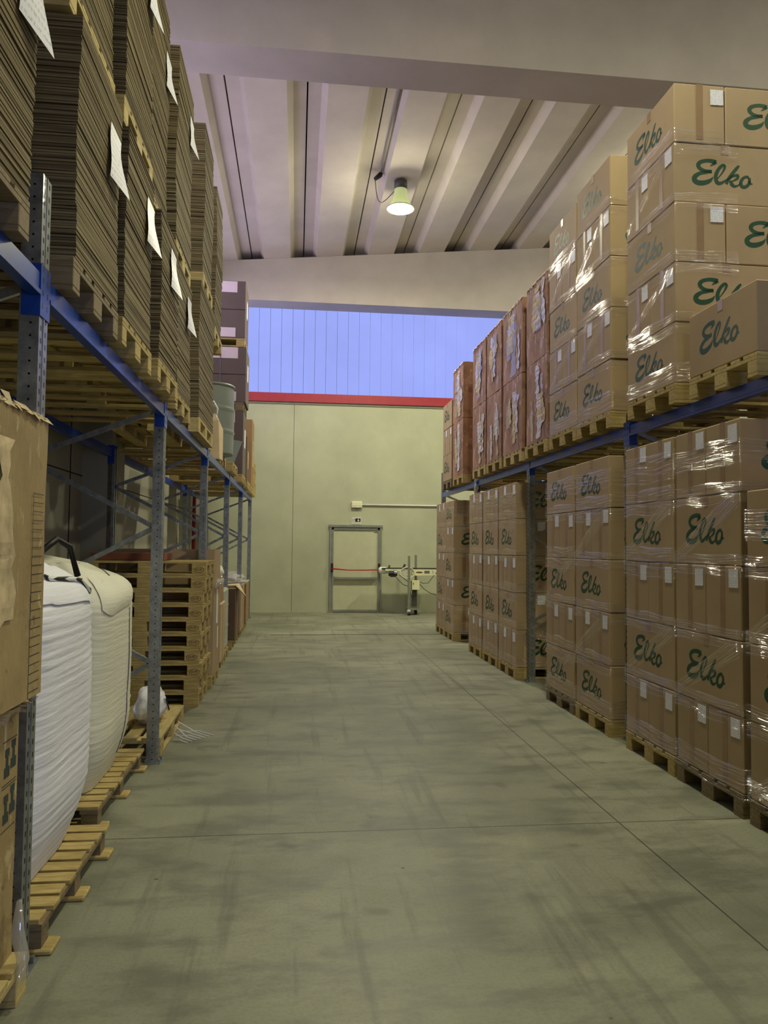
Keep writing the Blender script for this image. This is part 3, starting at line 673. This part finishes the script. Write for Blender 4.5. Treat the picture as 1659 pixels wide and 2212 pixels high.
MB().add([(-.12, -.1, 0), (.12, -.1, 0), (.14, .1, .0), (-.12, .1, 0), (-.12, -.1, .46), (.1, -.1, .50), (.14, .1, .40), (-.12, .1, .46), (-.1, 0, .58), (.05, 0, .60)],
    [(3, 2, 1, 0), (0, 1, 5, 4), (1, 2, 6, 5), (2, 3, 7, 6), (3, 0, 4, 7), (4, 5, 9, 8), (6, 7, 8, 9), (5, 6, 9), (7, 4, 8)]).build('canister_body', 'cream_can', cn, bevel=.006)
MB().tube([(.06, 0, .56), (.07, 0, .66), (.02, 0, .75), (-.06, 0, .74), (-.09, 0, .58)], .014).build('handle', 'white_plastic', cn, True)
tag(MB().add([(-.12, 0, 0), (.05, .02, 0), (.17, .05, .34), (-.13, .0, .38), (-.12, .03, 0), (.05, .05, 0), (.17, .08, .34), (-.13, .03, .38)], [(0, 1, 2, 3), (7, 6, 5, 4), (0, 4, 5, 1), (1, 5, 6, 2), (2, 6, 7, 3), (3, 7, 4, 0)]).build('plastic_scoop', 'drum_grey', loc=(-1.0, 11.4, ST+.15)), 'grey plastic sheet hood leaning beside the drum', 'plastic hood')
for k, (yy, nm) in enumerate(((11.5, 'just past the drum'), (14.7, 'far end, first'), (15.82, 'far end, second'))):
    euro(-.93-.6, yy, ST, 'wooden pallet on left shelf, '+nm, 0, 'wood')
crt = [(-1.6, -.98, 11.52, 11.86, .15, .46, 'brick_red', 'low reddish box on a shelf pallet past the drum'), (-2.0, -.95, 14.35, 15.05, .15, .98, 'carton_dark', 'dark brown box at far end of left shelf, first pallet'), (-2.0, -.93, 15.55, 16.25, .15, 1.5, 'carton_shelf', 'tan carton load at far end of left shelf, second pallet')]
for x0, x1, y0, y1, a, b, m_, lb in crt:
    r = tag(root('shelf_box', ((x0+x1)/2, (y0+y1)/2, ST+a)), lb, 'box'); hx, hy = (x1-x0)/2, (y1-y0)/2
    MB().box(-hx, -hy, 0, hx, hy, b-a).build('box_body', m_, r, bevel=.005); MB().box(hx-.2, -hy-.002, 0, hx-.18, hy+.002, b-a+.003).box(hx, -.06, (b-a)*.3, hx+.003, .1, (b-a)*.7).build('box_label', 'torn_card', r)
for k in range(5):
    euro(-.925-.6, 16.68, ST+.002+k*.146, 'empty pallet in the small pile at the left shelf end, %s' % ['lowest', 'second', 'third', 'fourth', 'uppermost'][k], 0, 'wood' if k % 2 else 'wood_light', 'empty pallets piled at the left shelf end')

# ================================================================== LEFT FLOOR
# 1 nearest worn bulk cartons
euro(-.95-.6, 2.55, 0, 'pale splintered pallet under the nearest worn bulk cartons', 0, 'wood_light')
c1 = bulk(-2.1, -1.0, 2.13, 2.94, .146, 1.06, 'worn_tan', 'worn tan bulk carton with handling marks, lower one at left edge', 3, 'worn bulk cartons at the left edge', 1, 2, False)
c2 = bulk(-2.1, -.93, 2.13, 2.95, 1.075, 2.09, 'worn_tan', 'worn tan bulk carton with printed table, upper one at left edge', 5, 'worn bulk cartons at the left edge', 1, 2, True)
# printed table on the upper carton, handling marks and paper tags on the lower
m = MB()
for k in range(24): z = 1.80-.032*k-1.075; m.box(.5855, .41-.135, z, .5862, .41-.03, z+.0022)
m.box(.5855, .41-.14, .0, .5862, .41-.1375, .73); m.build('printed_table', 'blk_print', c2)
m = MB()
def glyph(yc, zc_, s):
    m.box(.5505, yc-.028*s, zc_-.05*s, .5512, yc+.028*s, zc_-.01*s); m.box(.5505, yc-.012*s, zc_-.01*s, .5512, yc+.012*s, zc_+.03*s); m.box(.5505, yc-.022*s, zc_+.03*s, .5512, yc+.022*s, zc_+.06*s)
for (yc, z_) in ((.30, .70), (.36, .72), (.30, .54), (.36, .56)): glyph(yc, z_, .9)
for z_ in (.78, .63, .62, .47): m.box(.5505, .26, z_, .5512, .39, z_+.003)
m.build('handling_marks', 'blk_print', c1)
for (ya, yb, za, zb) in ((.0, .13, .62, .86), (.02, .14, .44, .60), (.0, .155, .10, .40)):
    o = MB().box(.552, ya, za, .5535, yb, zb).build('label_sheet', 'label', c1)
m = MB(); rnd = random.Random(4)
for i in range(26):
    y = -.4+.8*i/26; m.add([(.548, y, .90+rnd.uniform(-.02, .01)), (.57+rnd.uniform(0, .02), y+.05, .88+rnd.uniform(-.03, .02)), (.60, y+.03, .90+rnd.uniform(-.02, .01)), (.575, y-.02, .905)], [(0, 1, 2, 3)])
m.build('crushed_seam', 'torn_card', c1)
# loose film tail at the foot of the nearest load
f_ = MB().tube([(-.955, 2.86, .36), (-.945, 2.85, .26), (-.94, 2.86, .17), (-.93, 2.84, .10)], [.008, .028, .022, .012], 9).mesh('film_tail', 'film_heap', True); crumple(f_, .02, 22, 3)
tag(link('film_tail', f_), 'crumpled film tail hanging at the foot of the nearest pallet', 'film')
# 2 slatted pallets
def slatted(x1, y0, y1, label, nsl, L=1.02):
    r = tag(root('slatted_pallet', (x1-L/2, (y0+y1)/2, 0)), label, 'pallet', 'slatted pallets under the bulk bags'); hx, hy = L/2, (y1-y0)/2
    m = MB(); p = (y1-y0-.09)/(nsl-1); rr = random.Random(nsl+int(y0*10))
    for k in range(nsl): m.box(-hx-rr.uniform(0, .03), -hy+k*p, .122, hx-.02-rr.uniform(0, .035), -hy+k*p+.09, .142)
    m.build('deck_slats', 'wood', r, bevel=.002)
    MB().box(-hx, -hy, .1, -hx+.1, hy, .122).box(-.05, -hy, .1, .05, hy, .122).box(hx-.14, -hy, .1, hx-.04, hy, .122).build('stringer_boards', 'wood_grey', r)
    for by in (-hy+.06, 0, hy-.06):
        MB().box(-hx, by-.06, 0, hx, by+.06, .022).build('bottom_board', 'wood', r, bevel=.006)
        for bx in (-hx+.05, 0, hx-.09): MB().box(bx-.045, by-.045, .022, bx+.045, by+.045, .1).build('block', 'wood_grey', r)
slatted(-.935, 3.19, 4.22, 'slatted pallet with protruding bottom boards under the white bulk bag', 9)
slatted(-1.05, 4.50, 5.74, 'slatted pallet under the cream bulk bag beside the second post', 11)
def bag(x0, x1, y0, y1, z0, z1, mat, label, seed, ribs, lean=0):
    r = tag(root('bulk_bag', ((x0+x1)/2, (y0+y1)/2, z0)), label, 'bulk bag'); hx, hy, H = (x1-x0)/2, (y1-y0)/2, z1-z0; NU, NV = 120, 110
    def sc(v):
        if v < .3: return .80+.20*math.sin(v/.3*math.pi/2)
        if v < .78: return 1
        q = (v-.78)/.22; return 1-.55*q**2.2
    def fn(u, v):
        a = 2*math.pi*u; c, s = math.cos(a), math.sin(a); e = 2/5.0
        rx = math.copysign(abs(c)**e, c); ry = math.copysign(abs(s)**e, s); k = sc(v)
        rib = ribs*(math.sin(v*H*165+2.5*noise.noise(Vector((c*1.6, s*1.6, v*3+seed))))*.5+noise.noise(Vector((c*2+seed, s*2, v*60))))*(.4+.9*abs(noise.noise(Vector((c, s*1.2, v*2+seed+4)))))
        big = .022*noise.noise(Vector((rx*1.8, ry*1.8, v*3.2+seed)))
        z = v*H
        if v > .85: z -= .03*noise.noise(Vector((rx*3, ry*3, seed)))
        return (rx*hx*k*(1+big)+rx*rib+lean*max(0, v-.6), ry*hy*k*(1+big)+ry*rib, z)
    o = uvgrid('bag_body', mat, fn, NU, NV, r)
    m = MB(); top = [fn(i/24, 1) for i in range(24)]
    m.add(top+[(0, 0, H+.05)], [(i, (i+1) % 24, 24) for i in range(24)]); mm = m.mesh('bag_top', mat, True); link('bag_top', mm, r)
    return r, fn
b1, fn1 = bag(-2.03, -1.03, 3.18, 4.28, .145, 1.56, 'bag_white', 'tall white ribbed bulk bag, nearer of the two beside left rack', 2.0, .006)
b2, fn2 = bag(-2.08, -1.10, 4.56, 5.56, .145, 1.50, 'bag_cream', 'creased cream bulk bag standing behind the white ribbed one', 7.0, .003)
# folded top flap, striped cord and black loop of the white bag
def onbag(f, u, v, o): p = Vector(f(u, v)); q = Vector((p.x, p.y, 0)).normalized()*o; return (p.x+q.x, p.y+q.y, p.z+o*.4)
uvgrid('folded_flap', 'bag_white', lambda u, v: onbag(fn1, -.10+.20*u, .87+.12*v-.05*u, .012+.02*v*(1-v)), 20, 8, b1)
MB().tube([onbag(fn1, -.11+.021*i, .99-.013*i, .028) for i in range(11)], .012, 7).build('striped_cord', 'cord', b1, True)
MB().tube([(.2, .38, 1.42), (.26, .48, 1.50), (.30, .58, 1.46), (.33, .64, 1.30)], .018, 8).build('lifting_loop', 'black', b1, True)
uvgrid('top_flap', 'bag_cream', lambda u, v: onbag(fn2, -.10+.22*u, .80+.14*v-.03*math.sin(u*6), .008+.05*math.sin(math.pi*v)*u), 16, 8, b2)
MB().tube([onbag(fn2, .01, .78-.07*i, .004) for i in range(11)], .0035, 5).build('seam', 'strap_grey', b2, True)
# pallet with small folded bags
p3 = euro(-1.01-.4, 6.03+.6, 0, 'pale pallet lying lengthwise past the second post with folded white bags', math.pi/2, 'wood_light')
def lump(x, y, z, sx, sy_, sz, mat, label, cat, name, seed, cord=False, amp=.16):
    r = tag(root(name, (x, y, z)), label, cat)
    bm = bmesh.new(); bmesh.ops.create_icosphere(bm, subdivisions=4, radius=1)
    for v in bm.verts:
        p = v.co.copy(); d = 1+amp*noise.noise(p*1.7+Vector((seed, 0, 0)))+amp*.5*noise.noise(p*4+Vector((0, seed, 0))); p *= d
        p.z = max(p.z, -.92); v.co = Vector((p.x*sx, p.y*sy_, (p.z+.92)*sz))
    me = bpy.data.meshes.new(name+'_body'); bm.to_mesh(me); bm.free(); me.materials.append(M[mat])
    for q in me.polygons: q.use_smooth = True
    link(name+'_body', me, r)
    if cord: MB().tube([(sx*.75+.04, -.1+.025*i, sz*(1.35-.12*i)) for i in range(8)], .012, 6).build('striped_cord', 'cord', r, True)
    return r
lump(-1.56, 6.40, .146, .22, .26, .25, 'bag_white', 'crumpled white folded bag behind the second post, rear one', 'folded bag', 'folded_bag', 3.1, True, .3)
lump(-1.19, 6.60, .146, .12, .30, .15, 'bag_white', 'crumpled white folded bag at the aisle edge of pale pallet', 'folded bag', 'folded_bag', 8.4, True, .25)
fs_ = MB()
for i in range(7): fs_.tube([(-.99+.0*i, 6.5+.05*i, .004+.05*(i % 3)), (-.93+.02*i, 6.45+.05*i, .02), (-.86+.03*i, 6.42+.04*i, .004)], .004, 5)
tag(fs_.build('film_scrap', 'paper'), 'white film scraps on the floor beside the pale pallet', 'film scrap')
# stack of ten euro pallets
oval = MB(); no = 28
for i in range(no):
    a0, a1 = 2*math.pi*i/no, 2*math.pi*(i+1)/no
    oval.add([(math.cos(a)*rx, -.4015, math.sin(a)*rz_) for a, rx, rz_ in ((a0, .052, .029), (a1, .052, .029), (a1, .047, .0255), (a0, .047, .0255))], [(0, 1, 2, 3)])
OV = oval.mesh('brand_oval', 'blk_print'); TX = font_mesh('EUR', .036, 'blk_print', 'brand_letters')
num = ['lowest', 'second', 'third', 'fourth', 'fifth', 'sixth', 'seventh', 'eighth', 'ninth', 'topmost']
plain('burn_mark', (96, 64, 30), .8)
OV.materials.clear(); OV.materials.append(M['burn_mark']); TX.materials.clear(); TX.materials.append(M['burn_mark'])
for k in range(10):
    dx = [.0, .0, .03, .0, .02, .01, .03, .03, .05, .055][k]
    p = euro(-.955-.6+dx, 8.215, k*.1455, 'empty pallet in the tall pile behind second post, %s from below' % num[k], 0, 'wood', 'empty pallets piled behind the second post')
    if k > 1:
        o = link('brand_oval', OV, p); o.location = (.5275, 0, .061); e = link('brand_letters', TX, p); e.location = (.5275, -.4016, .061); e.rotation_euler = (math.pi/2, 0, 0)
bx = tag(root('flat_box', (-1.75, 8.16, 1.457)), 'low dark brown box lying on top of the empty pallet pile', 'box')
MB().box(-.3, -.25, 0, .42, .25, .075).build('box_body', 'brick_red', bx, bevel=.004)
# far floor loads on the left
euro(-.93-.6, 9.18, 0, 'wooden pallet under the tall tan carton past the pallet pile', 0, 'wood')
r = tag(root('tall_carton', (-1.53, 9.2, .146)), 'tall open tan carton with white tags past the pallet pile', 'carton')
MB().box(-.6, -.34, 0, .6, -.33, 1.42).box(-.6, .33, 0, .6, .34, 1.42).box(-.6, -.33, 0, -.59, .33, 1.42).box(.59, -.33, 0, .6, .33, 1.42).box(-.59, -.33, 0, .59, .33, .9).build('carton_walls', 'carton', r)
MB().box(.601, -.05, .55, .604, .1, .95).box(.601, .08, .25, .604, .16, .5).build('label_sheet', 'paper', r)
fb = MB().tube([(.62, -.3, 1.0), (.63, -.1, 1.05), (.63, .1, 1.0), (.62, .3, 1.03)], [.02, .04, .03, .04], 8).mesh('film_knot', 'film_heap', True); crumple(fb, .03, 14, 1); link('film_knot', fb, r)
def simple_load(x1, y0, y1, z1, mat, label, depth=1.1, z0=.146, name='floor_carton', cat='carton'):
    r = tag(root(name, (x1-depth/2, (y0+y1)/2, z0)), label, cat); hx, hy, H = depth/2, (y1-y0)/2, z1-z0
    MB().box(-hx, -hy, 0, hx, hy, H-.02).build('carton_body', mat, r, bevel=.006)
    MB().box(-hx, -hy-.003, H-.02, hx+.003, -hy+.03, H).box(hx-.03, -hy, H-.02, hx+.003, hy+.003, H).build('carton_rim', 'torn_card', r)
    MB().box(-hx, -.03, .02, hx+.002, .03, H-.018).build('packing_tape', 'brown_tape', r)
    return r
for yy, nm in ((9.98, 'small tan carton'), (10.95, 'grey wrapped goods'), (12.4, 'open far carton'), (13.6, 'film covered cartons'), (15.0, 'last floor load')): euro(-.97-.6, yy, 0, 'wooden pallet on the floor under the '+nm, 0, 'wood')
simple_load(-.93, 9.66, 10.3, .88, 'carton', 'small tan carton on the floor row past the tall carton')
simple_load(-.95, 9.70, 10.25, 1.18, 'carton_shelf', 'narrow brown carton on top of the small tan one', z0=.886)
lump(-1.06, 10.12, 1.18, .12, .10, .10, 'bag_cream', 'white sack slumped on the narrow brown carton', 'sack', 'white_sack', 2.2)
r = tag(root('wrapped_goods', (-1.4, 10.98, .146)), 'grey film-wrapped goods standing on a floor pallet, left row', 'wrapped goods')
wm = MB().box(-.42, -.38, 0, .42, .38, .86).mesh('wrapped_body', 'grey_wrap', bevel=.03); link('wrapped_body', wm, r)
MB().box(-.424, -.384, .3, .424, .384, .33).box(-.424, -.384, .6, .424, .384, .62).build('film_band', 'film_heap', r)
simple_load(-.93, 12.0, 12.8, .96, 'carton_dark', 'dark brown open carton with pale flap near the fourth post')
tag(MB().add([(-1.5, 12.0, .97), (-.93, 12.0, .99), (-.80, 12.35, .80), (-.93, 12.75, .985), (-1.5, 12.0, .975), (-.93, 12.0, .995), (-.79, 12.35, .805), (-.93, 12.75, .99)], [(0, 1, 3), (1, 2, 3), (4, 7, 5), (5, 7, 6)]).build('carton_flap', 'torn_card'), 'pale bent cardboard flap on the dark open carton', 'cardboard flap')
lump(-1.15, 11.80, .146, .13, .16, .12, 'black', 'black coiled cable heap on a floor pallet, far left', 'cable heap', 'cable_heap', 5.0)
simple_load(-.93, 13.2, 14.0, .93, 'carton', 'tan carton under the film heap, far left floor row')
simple_load(-.93, 14.6, 15.4, .93, 'carton_shelf', 'tan carton at the far end of the left floor row')
for i, (x, y, nm) in enumerate(((-1.25, 13.5, 'nearer'), (-1.4, 15.0, 'farther'))):
    hp = lump(x, y, .932, .36, .40, .09, 'film_heap', 'crumpled shiny film heap on far left cartons, %s one' % nm, 'film heap', 'film_heap', 6.6+i, False, .45)
rp = tag(MB().tube([(-2.27, 17.2, 0), (-2.27, 17.2, 5)], .04, 12).build('fire_pipe', 'red_paint', smooth=True), 'red vertical fire pipe on the left wall near the corner', 'pipe')

# ================================================================== CONVEYOR
cv = tag(root('belt_conveyor', (2.68, 18.05, 0)), 'cream mobile belt conveyor on steel posts beside the door', 'conveyor')
MB().box(.07, -.14, .93, .75, .14, 1.09).build('side_panel', 'conveyor_cream', cv, bevel=.006)
MB().box(-.58, -.14, 1.035, .07, .14, 1.10).build('frame_arm', 'conveyor_cream', cv, bevel=.006)
MB().tube([(-.72, 0, 1.05), (-.68, 0, 1.05), (-.56, 0, 1.045), (-.5, 0, 1.04)], [.06, .085, .085, .06], 20).build('end_roller', 'white_plastic', cv, True)
MB().box(-.66, -.15, 1.10, .75, .15, 1.112).build('belt', 'black', cv)
mo = MB().tube([(-.50, -.17, .985), (-.30, -.17, .985)], .062, 18).box(-.46, -.22, .90, -.33, -.11, .95).build('motor', 'black', cv)
MB().tube([(-.37, -.172, 1.0), (-.31, -.172, 1.0)], .064, 18).build('motor_cap', 'galv', mo)
wl_ = MB(); wl_.tube([(-.05+.17*math.cos(a), -.16, 1.0+.13*math.sin(a)) for a in [2*math.pi*i/24 for i in range(25)]], .012, 7)
for i in range(9): a = i*.7; wl_.tube([(-.05+.14*math.cos(a), -.165, 1.0+.10*math.sin(a)), (-.05-.12*math.cos(a+.5), -.17, 1.0-.10*math.sin(a+.5))], .004, 5)
wl_.build('cable_coil', 'white_plastic', cv)
for px, ph, py in ((-.02, 1.40, -.21), (.20, 1.42, .16)):
    MB().box(px-.025, py-.025, .12, px+.025, py+.025, ph).build('support_post', 'alu', cv)
    cs = MB().tube([(px-.03, py-.06, .045), (px+.03, py-.06, .045)], .045, 16).build('caster', 'black', cv)
    MB().box(px-.035, py-.06, .05, px+.035, py+.02, .13).build('caster_fork', 'white_plastic' if py < 0 else 'steel_dark', cs)
MB().box(-.04, -.2, .12, .24, .16, .16).build('cross_bar', 'alu', cv)
MB().box(.09, -.06, .2, .2, .05, .72).build('lift_column', 'steel_dark', cv)
cb = MB().box(.06, -.2, .60, .16, -.06, .82).box(.16, -.19, .60, .24, -.06, .82).build('control_box', 'conveyor_cream', cv, bevel=.004)
MB().box(.085, -.205, .72, .10, -.2, .77).build('switch', 'black', cb)
k = MB().add([(.22+.085*math.cos(a)+.02, -.1415, 1.01+.02*math.sin(a)) for a in [2*math.pi*i/20 for i in range(20)]], [tuple(range(20))]).build('oval_plate', 'burn_mark', cv)
MB().box(.36, -.1425, .985, .49, -.1412, 1.05).build('rating_plate', 'strap_grey', cv)
MB().box(.53, -.1425, .975, .60, -.1412, 1.065).build('number_sticker', 'white_plastic', cv)
o = link('number', font_mesh('2', .095, 'black', 'number'), cv); o.location = (.565, -.1432, 1.02); o.rotation_euler = (math.pi/2, 0, 0)
MB().box(.63, -.1425, .975, .68, -.1412, 1.01).build('small_sticker', 'strap_grey', cv)
MB().bar((-.14, -.1, 1.11), (-.10, -.1, 1.20), .04, .05).build('guide_bracket', 'steel_dark', cv)
MB().bar((-.48, -.1, 1.11), (-.48, -.1, 1.18), .035, .04).build('guide_bracket', 'steel_dark', cv)
for k, pts in enumerate(([(-.36, .95), (-.28, .84), (-.15, .72), (-.02, .68)], [(-.25, .95), (-.15, .88), (-.05, .80), (.05, .78)], [(.22, .80), (.33, .75), (.45, .76), (.60, .95)], [(.22, .76), (.35, .62), (.5, .52), (.72, .46)], [(.05, .80), (.03, .5), (.06, .42), (.15, .44), (.17, .5), (.1, .55)])):
    MB().tube([(a, -.17, b) for a, b in pts], .008, 6).build('cable', 'black', cv, True)
